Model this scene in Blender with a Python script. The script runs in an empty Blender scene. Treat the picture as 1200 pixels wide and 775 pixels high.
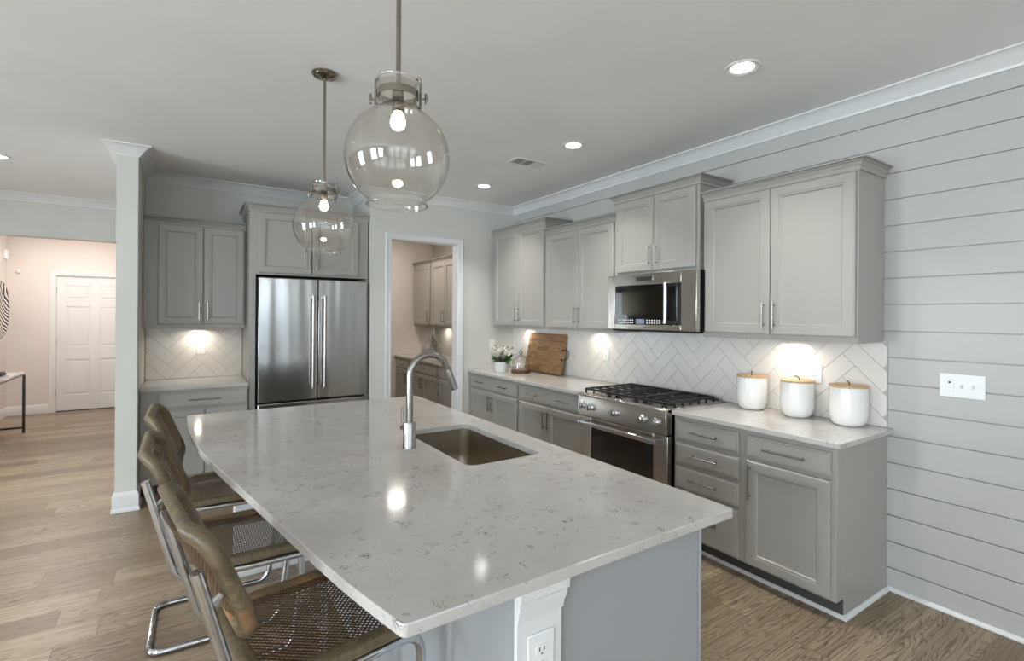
import bpy, bmesh, math, random
from mathutils import Matrix, Vector
PI = math.pi
SC = bpy.context.scene
COL = SC.collection
H = 2.835                      # ceiling height

# ------------------------------------------------------------------ camera
F_PX, YAW, CY, ROLL = 582.73, .5807, 369.29, .007
cd = bpy.data.cameras.new('camera'); cam = bpy.data.objects.new('camera', cd); COL.objects.link(cam)
fw = Vector((math.sin(YAW), math.cos(YAW), 0)); r0 = Vector((math.cos(YAW), -math.sin(YAW), 0)); u0 = Vector((0, 0, 1))
r = r0*math.cos(ROLL) + u0*math.sin(ROLL); u = u0*math.cos(ROLL) - r0*math.sin(ROLL)
m = Matrix((r, u, -fw)).transposed().to_4x4(); m.translation = Vector((-3.3446, 0, 1.5414))
cam.matrix_world = m
cd.sensor_width = 36; cd.sensor_fit = 'HORIZONTAL'; cd.lens = F_PX/1200*36
cd.shift_y = (CY-387.5)/1200; cd.clip_start = .05; cd.clip_end = 100
SC.camera = cam

# ------------------------------------------------------------------ world, exposure
SC.view_settings.view_transform = 'Standard'; SC.view_settings.look = 'None'
SC.view_settings.gamma = 1; SC.view_settings.use_curve_mapping = False
SC.view_settings.exposure = 0.58
SC.cycles.caustics_reflective = False; SC.cycles.caustics_refractive = False
SC.cycles.max_bounces = 10; SC.cycles.transparent_max_bounces = 16
SC.cycles.sample_clamp_indirect = 4
W = bpy.data.worlds.new('world'); SC.world = W; W.use_nodes = True
W.node_tree.nodes['Background'].inputs[0].default_value = (.72, .86, 1, 1)
W.node_tree.nodes['Background'].inputs[1].default_value = 2.0

def area(name, loc, rot, sx, sy, power, col, spread=PI):
    l = bpy.data.lights.new(name, 'AREA'); l.shape = 'RECTANGLE'; l.size = sx; l.size_y = sy
    l.energy = power; l.color = col; l.spread = spread
    o = bpy.data.objects.new(name, l); COL.objects.link(o); o.location = loc; o.rotation_euler = rot
    return o
def disk(name, loc, size, power, col, spread=PI, parent=None):
    l = bpy.data.lights.new(name, 'AREA'); l.shape = 'DISK'; l.size = size; l.energy = power; l.color = col; l.spread = spread
    o = bpy.data.objects.new(name, l); COL.objects.link(o); o.location = loc
    if parent: o.parent = parent
    return o
DAY = (.76, .87, 1.0); WARM = (1, .90, .78); NEUT = (.98, .97, .94)
# daylight: window openings in the living room wall behind the camera and in the left wall
BACKWIN = [(-7.3, -6.1), (-5.7, -4.5), (-4.1, -2.9), (-2.3, -1.1)]      # x ranges in wall y=-4.5
LEFTWIN = [(-3.2, -1.8), (-1.2, .2), (2.2, 3.6)]                        # y ranges in wall x=-8.5
for a, b in BACKWIN: area('window daylight', ((a+b)/2, -4.72, 1.3), (PI/2+.42, 0, PI), b-a, 2.15, 225, DAY)
for a, b in LEFTWIN: area('window daylight', (-8.72, (a+b)/2, 1.3), (0, -PI/2-.02, 0), 2.15, b-a, 150, DAY)

# ------------------------------------------------------------------ node helpers
def lin(c):
    return tuple(((x/255)/12.92 if x/255 <= .04045 else ((x/255+.055)/1.055)**2.4) for x in c) + (1,)
class NT:
    def __init__(s, name):
        s.m = bpy.data.materials.new(name); s.m.use_nodes = True; s.t = s.m.node_tree
        s.b = s.t.nodes['Principled BSDF']; s.o = s.t.nodes['Material Output']
    def n(s, typ, **kw):
        nd = s.t.nodes.new(typ)
        for k, v in kw.items():
            if k.startswith('_'): setattr(nd, k[1:], v)
            else:
                key = int(k[1:]) if k[0] == 'i' and k[1:].isdigit() else k
                s.set(nd, key, v)
        return nd
    def set(s, nd, key, v):
        i = nd.inputs[key]
        if isinstance(v, bpy.types.NodeSocket): s.t.links.new(v, i)
        else: i.default_value = v
    def math(s, op, a, b=None, c=None):
        nd = s.t.nodes.new('ShaderNodeMath'); nd.operation = op
        for k, v in enumerate((a, b, c)):
            if v is not None: s.set(nd, k, v)
        return nd.outputs[0]
    def ramp(s, fac, stops, interp='LINEAR'):
        nd = s.t.nodes.new('ShaderNodeValToRGB'); s.set(nd, 0, fac); e = nd.color_ramp.elements; nd.color_ramp.interpolation = interp
        while len(e) < len(stops): e.new(.5)
        for k, (p, c) in enumerate(stops):
            e[k].position = p; e[k].color = c if len(c) == 4 else tuple(c)+(1,)
        return nd.outputs[0]
    def mix(s, fac, a, b, blend='MIX'):
        nd = s.t.nodes.new('ShaderNodeMix'); nd.data_type = 'RGBA'; nd.blend_type = blend
        s.set(nd, 0, fac); s.set(nd, 6, a); s.set(nd, 7, b); return nd.outputs[2]
    def obj(s, scale=(1, 1, 1)):
        tc = s.t.nodes.new('ShaderNodeTexCoord'); mp = s.t.nodes.new('ShaderNodeMapping')
        s.t.links.new(tc.outputs['Object'], mp.inputs[0]); mp.inputs['Scale'].default_value = scale
        return mp.outputs[0]
    def noise(s, scale, vec=None, detail=3, rough=.5, dist=0):
        nd = s.t.nodes.new('ShaderNodeTexNoise'); nd.inputs['Scale'].default_value = scale; nd.inputs['Detail'].default_value = detail
        nd.inputs['Roughness'].default_value = rough; nd.inputs['Distortion'].default_value = dist
        if vec is not None: s.t.links.new(vec, nd.inputs['Vector'])
        return nd.outputs[0]
    def bump(s, h, strength=.2, dist=.01):
        nd = s.t.nodes.new('ShaderNodeBump'); nd.inputs['Strength'].default_value = strength; nd.inputs['Distance'].default_value = dist
        s.t.links.new(h, nd.inputs['Height']); s.t.links.new(nd.outputs[0], s.b.inputs['Normal'])
    def p(s, **kw):
        for k, v in kw.items(): s.set(s.b, k.replace('_', ' '), v)
        return s.m
def paint(name, rgb, rough=.5, var=.03, bump=.04, scale=60, **kw):
    t = NT(name); v = t.obj()
    n = t.noise(1.3, v, 2)
    c = lin(rgb); lo = tuple(x*(1-var) for x in c[:3])+(1,); hi = tuple(min(1, x*(1+var)) for x in c[:3])+(1,)
    t.p(Base_Color=t.ramp(n, [(.3, lo), (.7, hi)]), Roughness=rough, **kw)
    if bump: t.bump(t.noise(scale, v, 3), bump, .002)
    return t.m
def metal(name, rgb, rough=.2, brush=None, wave=0):
    t = NT(name); t.p(Base_Color=lin(rgb), Metallic=1.0, Roughness=rough)
    if brush:
        t.bump(t.noise(1, t.obj(brush), 2), .25 if not wave else .10, .0012)
        if wave:
            b1 = t.b.inputs['Normal'].links[0].from_node; b2 = t.n('ShaderNodeBump', Strength=1.0, Distance=.011)
            t.t.links.new(t.noise(1, t.obj((wave, wave, .35)), 1, .3), b2.inputs['Height']); t.t.links.new(b2.outputs[0], b1.inputs['Normal'])
    return t.m
M = {}
M['wall'] = paint('painted wall pale grey', (210, 209, 202), .6)
M['foyer'] = paint('painted wall warm white', (224, 216, 210), .6)
M['ceiling'] = paint('flat white ceiling paint', (244, 244, 244), .75)
M['trim'] = paint('white gloss trim paint', (225, 225, 224), .3, bump=.02)
M['shiplap'] = paint('white satin board paint', (184, 182, 178), .38, bump=.03)
M['cab'] = paint('grey cabinet lacquer', (163, 159, 152), .33, var=.015, bump=.015, scale=40)
M['island'] = paint('grey island lacquer', (156, 157, 158), .36, var=.015, bump=.015, scale=40)
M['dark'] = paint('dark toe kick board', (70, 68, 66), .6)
M['black'] = paint('black enamel', (14, 14, 14), .28, bump=0)
M['iron'] = paint('black cast iron', (24, 24, 25), .45, bump=.2, scale=300)
M['ceramic'] = paint('white glazed ceramic', (236, 235, 231), .12, bump=0)
M['plastic'] = paint('white plastic', (238, 238, 236), .35, bump=0)
M['slot'] = paint('dark slot', (28, 28, 28), .6, bump=0)
M['chrome'] = metal('polished chrome', (205, 208, 212), .06)
M['nickel'] = metal('brushed nickel', (158, 154, 148), .24, (30, 30, 400))
M['polished_nickel'] = metal('polished nickel', (150, 143, 132), .14)
M['steel'] = metal('brushed stainless steel', (172, 170, 167), .17, (6, 6, 700), 6)
M['rangesteel'] = metal('stainless steel', (196, 190, 183), .22, (6, 6, 500))
M['sinksteel'] = metal('satin stainless sink', (176, 166, 150), .34, (200, 8, 8))
M['tile'] = paint('white glazed tile', (224, 219, 213), .12, bump=0)
M['grout'] = paint('pale grey grout', (178, 172, 166), .8)
M['sage'] = paint('green leaf', (52, 92, 40), .5)
M['petal'] = paint('white petal', (240, 236, 225), .6)
M['twig'] = paint('dark twig', (60, 42, 32), .7)
def m_glass(name, tint=(.97, .97, .95), amt=1.0):
    t = NT(name); nt = t.t
    tr = t.n('ShaderNodeBsdfTransparent', Color=tint+(1,)); gl = t.n('ShaderNodeBsdfGlossy', Roughness=.02)
    lw = t.n('ShaderNodeLayerWeight', Blend=.5)
    f = t.math('MULTIPLY_ADD', t.math('POWER', lw.outputs['Facing'], 4.5), .70*amt, .045*amt)
    mx = nt.nodes.new('ShaderNodeMixShader'); nt.links.new(f, mx.inputs[0]); nt.links.new(tr.outputs[0], mx.inputs[1]); nt.links.new(gl.outputs[0], mx.inputs[2])
    nt.links.new(mx.outputs[0], t.o.inputs[0]); return t.m
M['glass'] = m_glass('clear blown glass', (.985, .98, .965), 1.5)
M['pane'] = m_glass('clear window glass')
M['thickglass'] = m_glass('thick bottle glass', (.93, .94, .93), 4.5)
def m_emit(name, rgb, st):
    t = NT(name); t.p(Base_Color=(0, 0, 0, 1), Emission_Color=rgb+(1,), Emission_Strength=st); return t.m
M['bulb'] = m_emit('glowing warm bulb', (1, .84, .64), 34)
M['lamp'] = m_emit('lit lamp lens', (1, .97, .92), 14)
M['display'] = m_emit('lit clock display', (.30, .36, .50), .5)
def m_quartz():
    t = NT('white quartz with grey flecks'); v = t.obj()
    base = t.ramp(t.noise(5, v, 3), [(.3, lin((190, 185, 180))), (.7, lin((200, 196, 191)))])
    a = t.noise(16, v, 4, .65, .8); band = t.math('ABSOLUTE', t.math('SUBTRACT', a, .5))
    thin = t.ramp(band, [(.0, (1, 1, 1)), (.015, (0, 0, 0))])
    b = t.noise(21, t.obj((1.1, .8, 1)), 2); msk = t.ramp(b, [(.53, (0, 0, 0)), (.59, (1, 1, 1))])
    c = t.noise(3.1, v, 2); msk2 = t.ramp(c, [(.40, (.25, .25, .25)), (.55, (1, 1, 1))])
    f = t.math('MULTIPLY', t.math('MULTIPLY', thin, msk), msk2)
    d = t.noise(2.2, v, 5, .6, 1.5); cloud = t.ramp(d, [(.48, (0, 0, 0)), (.52, (.2, .2, .2)), (.56, (0, 0, 0))])
    c1 = t.mix(cloud, base, lin((180, 175, 170)))
    t.p(Base_Color=t.mix(t.math('MULTIPLY', f, .95), c1, lin((88, 80, 76))), Roughness=.1)
    t.p(Specular_IOR_Level=.6)
    return t.m
M['quartz'] = m_quartz()
def m_floor():
    t = NT('oak plank flooring'); tc = t.n('ShaderNodeTexCoord'); sp = t.n('ShaderNodeSeparateXYZ', i0=tc.outputs['Object'])
    x, y = sp.outputs[0], sp.outputs[1]
    row = t.math('FLOOR', t.math('DIVIDE', y, .18)); fy = t.math('FRACT', t.math('DIVIDE', y, .18))
    wn = t.n('ShaderNodeTexWhiteNoise', _noise_dimensions='1D'); t.set(wn, 'W', row)
    xs = t.math('ADD', t.math('DIVIDE', x, 1.22), t.math('MULTIPLY', wn.outputs[0], 7.3))
    colm = t.math('FLOOR', xs); fx = t.math('FRACT', xs)
    cv = t.n('ShaderNodeCombineXYZ', i0=row, i1=colm); wn2 = t.n('ShaderNodeTexWhiteNoise', _noise_dimensions='2D', Vector=cv.outputs[0])
    rnd = wn2.outputs[0]
    gv = t.n('ShaderNodeCombineXYZ', i0=t.math('MULTIPLY', x, 1.0), i1=t.math('MULTIPLY', y, 8.5), i2=t.math('MULTIPLY', rnd, 37.0))
    g = t.noise(1.15, gv.outputs[0], 2, .45, .25)
    rings = t.math('MULTIPLY_ADD', t.math('SINE', t.math('MULTIPLY', g, 165.0)), .5, .5)
    ringm = t.ramp(rings, [(.0, (1, 1, 1)), (.38, (0, 0, 0))])
    sv = t.n('ShaderNodeCombineXYZ', i0=t.math('MULTIPLY', x, 3.0), i1=t.math('MULTIPLY', y, 110.0), i2=t.math('MULTIPLY', rnd, 11.0))
    fine = t.noise(1, sv.outputs[0], 3)
    sel = t.noise(1, t.n('ShaderNodeCombineXYZ', i0=t.math('MULTIPLY', x, .9), i1=t.math('MULTIPLY', y, 5.0), i2=t.math('MULTIPLY', rnd, 5.0)).outputs[0], 2)
    tone = t.math('ADD', t.math('MULTIPLY', rnd, .75), t.math('MULTIPLY', sel, .25))
    base = t.ramp(tone, [(.0, lin((118, 101, 80))), (.4, lin((146, 128, 104))), (.75, lin((172, 154, 128))), (1., lin((136, 118, 95)))])
    c = t.mix(t.math('MULTIPLY', t.math('MULTIPLY', ringm, t.ramp(sel, [(.35, (.35, .35, .35)), (.6, (1, 1, 1))])), t.ramp(fine, [(.3, (.5, .5, .5)), (.6, (1, 1, 1))])), base, lin((88, 72, 58)))
    c = t.mix(t.ramp(fine, [(.42, (0, 0, 0)), (.72, (.75, .75, .75))]), c, lin((98, 82, 68)))
    seam = t.math('MAXIMUM', t.math('LESS_THAN', t.math('MINIMUM', fy, t.math('SUBTRACT', 1.0, fy)), .006),
                  t.math('LESS_THAN', t.math('MINIMUM', fx, t.math('SUBTRACT', 1.0, fx)), .0012))
    c = t.mix(t.math('MULTIPLY', seam, .75), c, lin((70, 55, 44)))
    t.p(Base_Color=c, Roughness=.36); t.bump(ringm, .06, .001)
    return t.m
M['floor'] = m_floor()
def m_wood(name, a, b, c, sc=(2, 14, 14), rough=.5, green=False):
    t = NT(name); v = t.obj(sc); g = t.noise(1.6, v, 4, .6, .6)
    lines = t.math('MULTIPLY_ADD', t.math('SINE', t.math('MULTIPLY', g, 42.0)), .5, .5)
    base = t.mix(t.ramp(lines, [(.0, (.55, .55, .55)), (.5, (0, 0, 0))]), t.ramp(g, [(.3, lin(a)), (.7, lin(b))]), lin(c))
    if green:
        base = t.mix(t.ramp(t.noise(7, t.obj(), 3), [(.56, (0, 0, 0)), (.72, (.7, .7, .7))]), base, lin((150, 104, 60)))
    t.p(Base_Color=base, Roughness=rough); t.bump(g, .15, .002); return t.m
M['chairwood'] = m_wood('weathered beech', (88, 77, 56), (116, 101, 74), (66, 57, 42), (13, 13, 13), .45, True)
M['boardwood'] = m_wood('reclaimed oak board', (124, 90, 58), (176, 138, 98), (84, 58, 36), (1.6, 14, 11), .6)
M['lidwood'] = m_wood('pale bamboo', (198, 160, 116), (212, 176, 132), (186, 148, 104), (3, 12, 3), .45)
M['baseview'] = m_wood('dark walnut', (92, 52, 28), (112, 66, 38), (70, 38, 20), (3, 12, 3), .4)
def m_cane(name, per=.0165):
    t = NT(name); tc = t.n('ShaderNodeTexCoord'); uv = t.n('ShaderNodeSeparateXYZ', i0=tc.outputs['UV'])
    u_, v_ = uv.outputs[0], uv.outputs[1]
    k = 2*PI/per
    a = t.math('COSINE', t.math('MULTIPLY', u_, k)); b = t.math('COSINE', t.math('MULTIPLY', v_, k))
    hole = t.math('GREATER_THAN', t.math('MULTIPLY', a, b), .42)
    n = t.noise(90, t.obj(), 2); strands = t.math('MULTIPLY_ADD', t.math('SINE', t.math('MULTIPLY', t.math('ADD', u_, v_), k)), .5, .5)
    col = t.mix(strands, lin((46, 33, 20)), lin((104, 78, 50)))
    col = t.mix(t.math('MULTIPLY', n, .3), col, lin((120, 84, 50)))
    t.p(Base_Color=col, Roughness=.42); t.bump(strands, .8, .004)
    tr = t.n('ShaderNodeBsdfTransparent'); mx = t.t.nodes.new('ShaderNodeMixShader')
    t.t.links.new(hole, mx.inputs[0]); t.t.links.new(t.b.outputs[0], mx.inputs[1]); t.t.links.new(tr.outputs[0], mx.inputs[2]); t.t.links.new(mx.outputs[0], t.o.inputs[0])
    return t.m
M['cane'] = m_cane('woven cane')
def m_ovenglass():
    t = NT('dark oven glass'); t.p(Base_Color=lin((12, 11, 9)), Roughness=.05, Specular_IOR_Level=.8); return t.m
M['ovenglass'] = m_ovenglass()
def m_zebra():
    t = NT('black and white striped weave'); v = t.obj(); g = t.noise(3, v, 2, .5, .5)
    sp = t.n('ShaderNodeSeparateXYZ', i0=v)
    ph = t.math('ADD', t.math('MULTIPLY', t.math('ADD', sp.outputs[1], sp.outputs[2]), 95.0), t.math('MULTIPLY', g, 14.0))
    t.p(Base_Color=t.ramp(t.math('MULTIPLY_ADD', t.math('SINE', ph), .5, .5), [(.45, lin((28, 26, 26))), (.55, lin((226, 222, 216)))]), Roughness=.7)
    return t.m
M['zebra'] = m_zebra()
def m_marble():
    t = NT('white marble'); a = t.noise(4, t.obj(), 5, .6, 1.2)
    t.p(Base_Color=t.ramp(a, [(.4, lin((225, 223, 221))), (.5, lin((160, 158, 158))), (.55, lin((228, 226, 224)))]), Roughness=.15); return t.m
M['marble'] = m_marble()

# ------------------------------------------------------------------ mesh builder
class MB:
    def __init__(s): s.v = []; s.f = []; s.uv = {}
    def add(s, vs, fs):
        b = len(s.v); s.v += [tuple(p) for p in vs]; s.f += [tuple(b+i for i in f) for f in fs]; return s
    def box(s, x0, x1, y0, y1, z0, z1):
        x0, x1 = min(x0, x1), max(x0, x1); y0, y1 = min(y0, y1), max(y0, y1); z0, z1 = min(z0, z1), max(z0, z1)
        return s.add([(x0, y0, z0), (x1, y0, z0), (x1, y1, z0), (x0, y1, z0), (x0, y0, z1), (x1, y0, z1), (x1, y1, z1), (x0, y1, z1)],
                     [(0, 3, 2, 1), (4, 5, 6, 7), (0, 1, 5, 4), (1, 2, 6, 5), (2, 3, 7, 6), (3, 0, 4, 7)])
    def tube(s, pts, r_, n=12, closed=False, caps=True, ry=None):
        P = [Vector(p) for p in pts]; N = len(P); rings = []
        up = None; ry = ry or r_
        for i in range(N):
            a = P[(i-1) % N] if (closed or i > 0) else P[i]; b = P[(i+1) % N] if (closed or i < N-1) else P[i]
            t = (b-a).normalized()
            if up is None:
                up = Vector((0, 0, 1)) if abs(t.z) < .9 else Vector((1, 0, 0))
            up = (up - t*up.dot(t)).normalized(); sd = t.cross(up)
            rr = r_[i] if isinstance(r_, (list, tuple)) else r_; r2 = ry[i] if isinstance(ry, (list, tuple)) else ry
            rings.append([P[i] + sd*(rr*math.cos(2*PI*k/n)) + up*(r2*math.sin(2*PI*k/n)) for k in range(n)])
        vs = [p for g in rings for p in g]; fs = []
        for i in range(N if closed else N-1):
            j = (i+1) % N
            for k in range(n):
                l = (k+1) % n; fs.append((i*n+k, i*n+l, j*n+l, j*n+k))
        if not closed and caps:
            fs.append(tuple(reversed(range(n)))); fs.append(tuple((N-1)*n+k for k in range(n)))
        return s.add(vs, fs)
    def cyl(s, p0, p1, r_, n=20, r1=None):
        return s.tube([p0, p1], [r_, r1 if r1 is not None else r_], n)
    def lathe(s, prof, c=(0, 0, 0), n=32, axis='z', closed=False):
        vs = []; fs = []; m_ = len(prof)
        for k in range(n):
            a = 2*PI*k/n
            for (q, z) in prof:
                p = (q*math.cos(a), q*math.sin(a), z)
                if axis == 'x': p = (p[2], p[0], p[1])
                if axis == 'y': p = (p[0], p[2], p[1])
                vs.append((c[0]+p[0], c[1]+p[1], c[2]+p[2]))
        for k in range(n):
            l = (k+1) % n
            for i in range(m_ if closed else m_-1):
                j = (i+1) % m_; fs.append((k*m_+i, l*m_+i, l*m_+j, k*m_+j))
        return s.add(vs, fs)
    def prism(s, poly, a0, a1, mp=lambda a, b, c: (a, b, c)):
        n = len(poly); vs = [mp(x, y, a0) for x, y in poly] + [mp(x, y, a1) for x, y in poly]
        return s.add(vs, [tuple(reversed(range(n))), tuple(range(n, 2*n))] + [(i, (i+1) % n, n+(i+1) % n, n+i) for i in range(n)])
    def sweep(s, path, prof, mp=lambda a, b, c: (a, b, c), closed=False):
        # prof: closed section of (offset to the right of travel, height); path: plan polyline
        N = len(path); P = [Vector((a, b)) for a, b in path]; vs = []; m_ = len(prof)
        def nrm(i, j):
            d = (P[j]-P[i]).normalized(); return Vector((d.y, -d.x))
        for i in range(N):
            if closed or 0 < i < N-1: n1, n2 = nrm((i-1) % N, i), nrm(i, (i+1) % N)
            elif i == 0: n1 = n2 = nrm(0, 1)
            else: n1 = n2 = nrm(N-2, N-1)
            mv = (n1+n2)/(1+n1.dot(n2))
            for o, z in prof: q = P[i]+mv*o; vs.append(mp(q.x, q.y, z))
        fs = []
        for i in range(N if closed else N-1):
            j = (i+1) % N
            for k in range(m_): l = (k+1) % m_; fs.append((i*m_+k, j*m_+k, j*m_+l, i*m_+l))
        if not closed: fs += [tuple(range(m_)), tuple((N-1)*m_+k for k in reversed(range(m_)))]
        return s.add(vs, fs)
    def grid(s, fn, nu, nv):
        vs = [fn(i/(nu-1), j/(nv-1)) for j in range(nv) for i in range(nu)]
        return s.add(vs, [(j*nu+i, j*nu+i+1, (j+1)*nu+i+1, (j+1)*nu+i) for j in range(nv-1) for i in range(nu-1)])
    def sphere(s, c, r_, n=16, sz=1):
        prof = [(max(1e-5, r_*math.sin(PI*k/(n//2))), -r_*sz*math.cos(PI*k/(n//2))) for k in range(n//2+1)]
        return s.lathe(prof, c, n)
    def build(s, name, mat, parent=None, bevel=0, ang=35, uvs=None, seg=2, recalc=True):
        me = bpy.data.meshes.new(name); me.from_pydata(s.v, [], s.f)
        if uvs:
            l = me.uv_layers.new(name='uv')
            for lp in me.loops: l.data[lp.index].uv = uvs[lp.vertex_index]
        if recalc:
            bm = bmesh.new(); bm.from_mesh(me); bmesh.ops.recalc_face_normals(bm, faces=bm.faces); bm.to_mesh(me); bm.free()
        me.materials.append(mat)
        me.polygons.foreach_set('use_smooth', [True]*len(me.polygons)); me.set_sharp_from_angle(angle=math.radians(ang))
        o = bpy.data.objects.new(name, me); COL.objects.link(o)
        if parent: o.parent = parent
        if bevel:
            b = o.modifiers.new('bevel', 'BEVEL'); b.width = bevel; b.segments = seg; b.limit_method = 'ANGLE'; b.angle_limit = math.radians(40); b.harden_normals = False
        return o
def tag(o, label=None, cat=None, group=None, kind=None):
    for k, v in (('label', label), ('category', cat), ('group', group), ('kind', kind)):
        if v: o[k] = v
    return o
def thing(name, label, cat, loc=(0, 0, 0), rz=0, group=None, kind=None):
    o = bpy.data.objects.new(name, None); COL.objects.link(o); o.empty_display_size = .1
    o.location = loc; o.rotation_euler = (0, 0, rz); return tag(o, label, cat, group, kind)
def struct(o, label, cat):
    return tag(o, label, cat, None, 'structure')
def copy_tree(o, parent=None):
    c = o.copy(); COL.objects.link(c)
    if parent: c.parent = parent
    for ch in list(o.children): copy_tree(ch, c)
    return c
def arc(c, r_, a0, a1, n, f):
    return [f(c[0]+r_*math.cos(a0+(a1-a0)*k/n), c[1]+r_*math.sin(a0+(a1-a0)*k/n)) for k in range(n+1)]
def fillet(pts, rad, n=6):
    out = []
    P = [Vector(p) for p in pts]
    for i, p in enumerate(P):
        if i in (0, len(P)-1): out.append(p); continue
        a = (P[i-1]-p); b = (P[i+1]-p); ang = a.angle(b); R = rad[i] if isinstance(rad, (list, tuple)) else rad
        if R <= 0 or ang > PI-.02: out.append(p); continue
        d = min(R/math.tan(ang/2), a.length*.49, b.length*.49); R2 = d*math.tan(ang/2)
        a.normalize(); b.normalize(); t0 = p+a*d; t1 = p+b*d; c = p+(a+b).normalized()*(R2/math.sin(ang/2))
        v0 = t0-c; v1 = t1-c; tot = v0.angle(v1)
        for k in range(n+1):
            f = k/n; out.append(c + (v0*math.sin((1-f)*tot)+v1*math.sin(f*tot))/math.sin(tot))
    return out
def rrect(x0, x1, y0, y1, r_, n=6):
    out = []
    for cx, cy, a in ((x1-r_, y0+r_, -PI/2), (x1-r_, y1-r_, 0), (x0+r_, y1-r_, PI/2), (x0+r_, y0+r_, PI)):
        for k in range(n+1): t = a+PI/2*k/n; out.append((cx+r_*math.cos(t), cy+r_*math.sin(t)))
    return out

# ------------------------------------------------------------------ room shell
XL, YB = -8.5, -4.5
YP, YF, YBEAM, YD, XD = 5.06, 5.70, 7.49, 10.2, -5.55
WX0, WX1, WY = -3.794, -3.66, 4.86           # wing wall
XR = -1.766                                   # side of the fridge recess
struct(MB().box(XL-.2, .15, YB-.2, YD+.15, -.12, 0).build('floor', M['floor']), 'grey-brown oak plank floor', 'floor')
struct(MB().box(XL-.2, .15, YB-.2, YD+.15, H, H+.1).build('ceiling', M['ceiling']), 'flat pale ceiling', 'ceiling')
mb = MB(); mb.box(.014, .15, YB, YD, 0, H)
zs = 2.2104+.149*4
while zs > H: zs -= .149
edges = [H]
while zs > .05: edges.append(zs); zs -= .149
edges.append(0)
for a, b in zip(edges[:-1], edges[1:]): mb.box(0, .02, YB, YP, b+.0027, a-.0027)
mb.box(0, .02, YP, YD, 0, H)
struct(mb.build('wall_right', M['shiplap'], bevel=.001, seg=1), 'white shiplap board wall behind the range run', 'wall')
# pantry front wall with doorway
DX0, DX1, DZ = -1.556, -.755, 2.345
mb = MB().box(XR, DX0, YP, YP+.12, 0, H).box(DX1, 0, YP, YP+.12, 0, H).box(DX0, DX1, YP, YP+.12, DZ, H).box(XR, XR+.12, YP+.12, 7.6, 0, H)
struct(mb.build('wall_pantry', M['wall']), 'pale grey wall with the pantry doorway', 'wall')
struct(MB().box(WX0, XR, YF, YF+.12, 0, H).build('wall_back', M['wall']), 'pale grey wall behind the refrigerator', 'wall')
struct(MB().box(WX0, WX1, WY, YF, 0, H).build('wall_wing', M['wall']), 'narrow wing wall end beside the left cabinets', 'wall')
struct(MB().box(XR, 0, 7.46, 7.58, 0, H).build('wall_pantry_back', M['foyer']), 'back wall inside the pantry', 'wall')
struct(MB().box(XL, WX0, YBEAM, YBEAM+.16, 2.373, H).build('wall_header', M['wall']), 'grey header beam above the foyer opening', 'wall')
struct(MB().box(WX0+.004, WX1, YF+.12, YD, 0, H).build('wall_hall', M['foyer']), 'hall wall beyond the wing wall', 'wall')
DA, DB = -5.004, -4.09
mb = MB().box(XD-.12, DA, YD, YD+.12, 0, H).box(DB, WX0, YD, YD+.12, 0, H).box(DA, DB, YD, YD+.12, 2.10, H)
struct(mb.build('wall_front', M['foyer']), 'warm white foyer wall with the front door', 'wall')
struct(MB().box(XD-.12, XD, YBEAM+.16, YD, 0, H).box(XL, XD-.12, YBEAM+.16, YBEAM+.3, 0, H).build('wall_foyer', M['foyer']), 'left foyer wall', 'wall')
mb = MB(); lo, hi = .22, 2.40
ys = [YB] + [q for w in LEFTWIN for q in w] + [YBEAM+.3]
for i in range(0, len(ys), 2): mb.box(XL-.12, XL, ys[i], ys[i+1], 0, H)
for a, b in LEFTWIN: mb.box(XL-.12, XL, a, b, 0, lo).box(XL-.12, XL, a, b, hi, H)
struct(mb.build('wall_left', M['wall']), 'far left living room wall with windows', 'wall')
mb = MB(); xs = [XL] + [q for w in BACKWIN for q in w] + [0]
for i in range(0, len(xs), 2): mb.box(xs[i], xs[i+1], YB-.12, YB, 0, H)
for a, b in BACKWIN: mb.box(a, b, YB-.12, YB, 0, lo).box(a, b, YB-.12, YB, hi, H)
struct(mb.build('wall_rear', M['wall']), 'living room wall behind the camera with windows', 'wall')
wn_ = 0
def window(mp, a, b):
    global wn_; wn_ += 1
    t = struct(thing('window_%d' % wn_, None, None), 'white grid window of the living room', 'window')
    f = MB()
    def bx(p0, p1, q0, q1, d0, d1):
        c0 = mp(p0, d0, q0); c1 = mp(p1, d1, q1); f.box(c0[0], c1[0], c0[1], c1[1], c0[2], c1[2])
    bx(a, a+.05, lo, hi, -.08, .0); bx(b-.05, b, lo, hi, -.08, 0); bx(a, b, lo, lo+.05, -.08, 0); bx(a, b, hi-.05, hi, -.08, 0)
    bx(a, b, (lo+hi)/2-.03, (lo+hi)/2+.03, -.07, -.02)
    for k in (1, 2): x = a+(b-a)*k/3; bx(x-.012, x+.012, lo, hi, -.06, -.03)
    for k in (1, 3): z = lo+(hi-lo)*k/4; bx(a, b, z-.012, z+.012, -.06, -.03)
    bx(a-.09, a, lo-.09, hi+.09, 0, .02); bx(b, b+.09, lo-.09, hi+.09, 0, .02); bx(a, b, hi, hi+.09, 0, .02); bx(a-.02, b+.02, lo-.09, lo, 0, .04)
    f.build('window_frame', M['trim'], t)
    g = MB(); c0 = mp(a, -.05, lo); c1 = mp(b, -.044, hi); g.box(c0[0], c1[0], c0[1], c1[1], c0[2], c1[2]); g.build('window_pane', M['pane'], t)
for a, b in BACKWIN: window(lambda p, d, q: (p, YB+d, q), a, b)
for a, b in LEFTWIN: window(lambda p, d, q: (XL+d, p, q), a, b)

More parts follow.
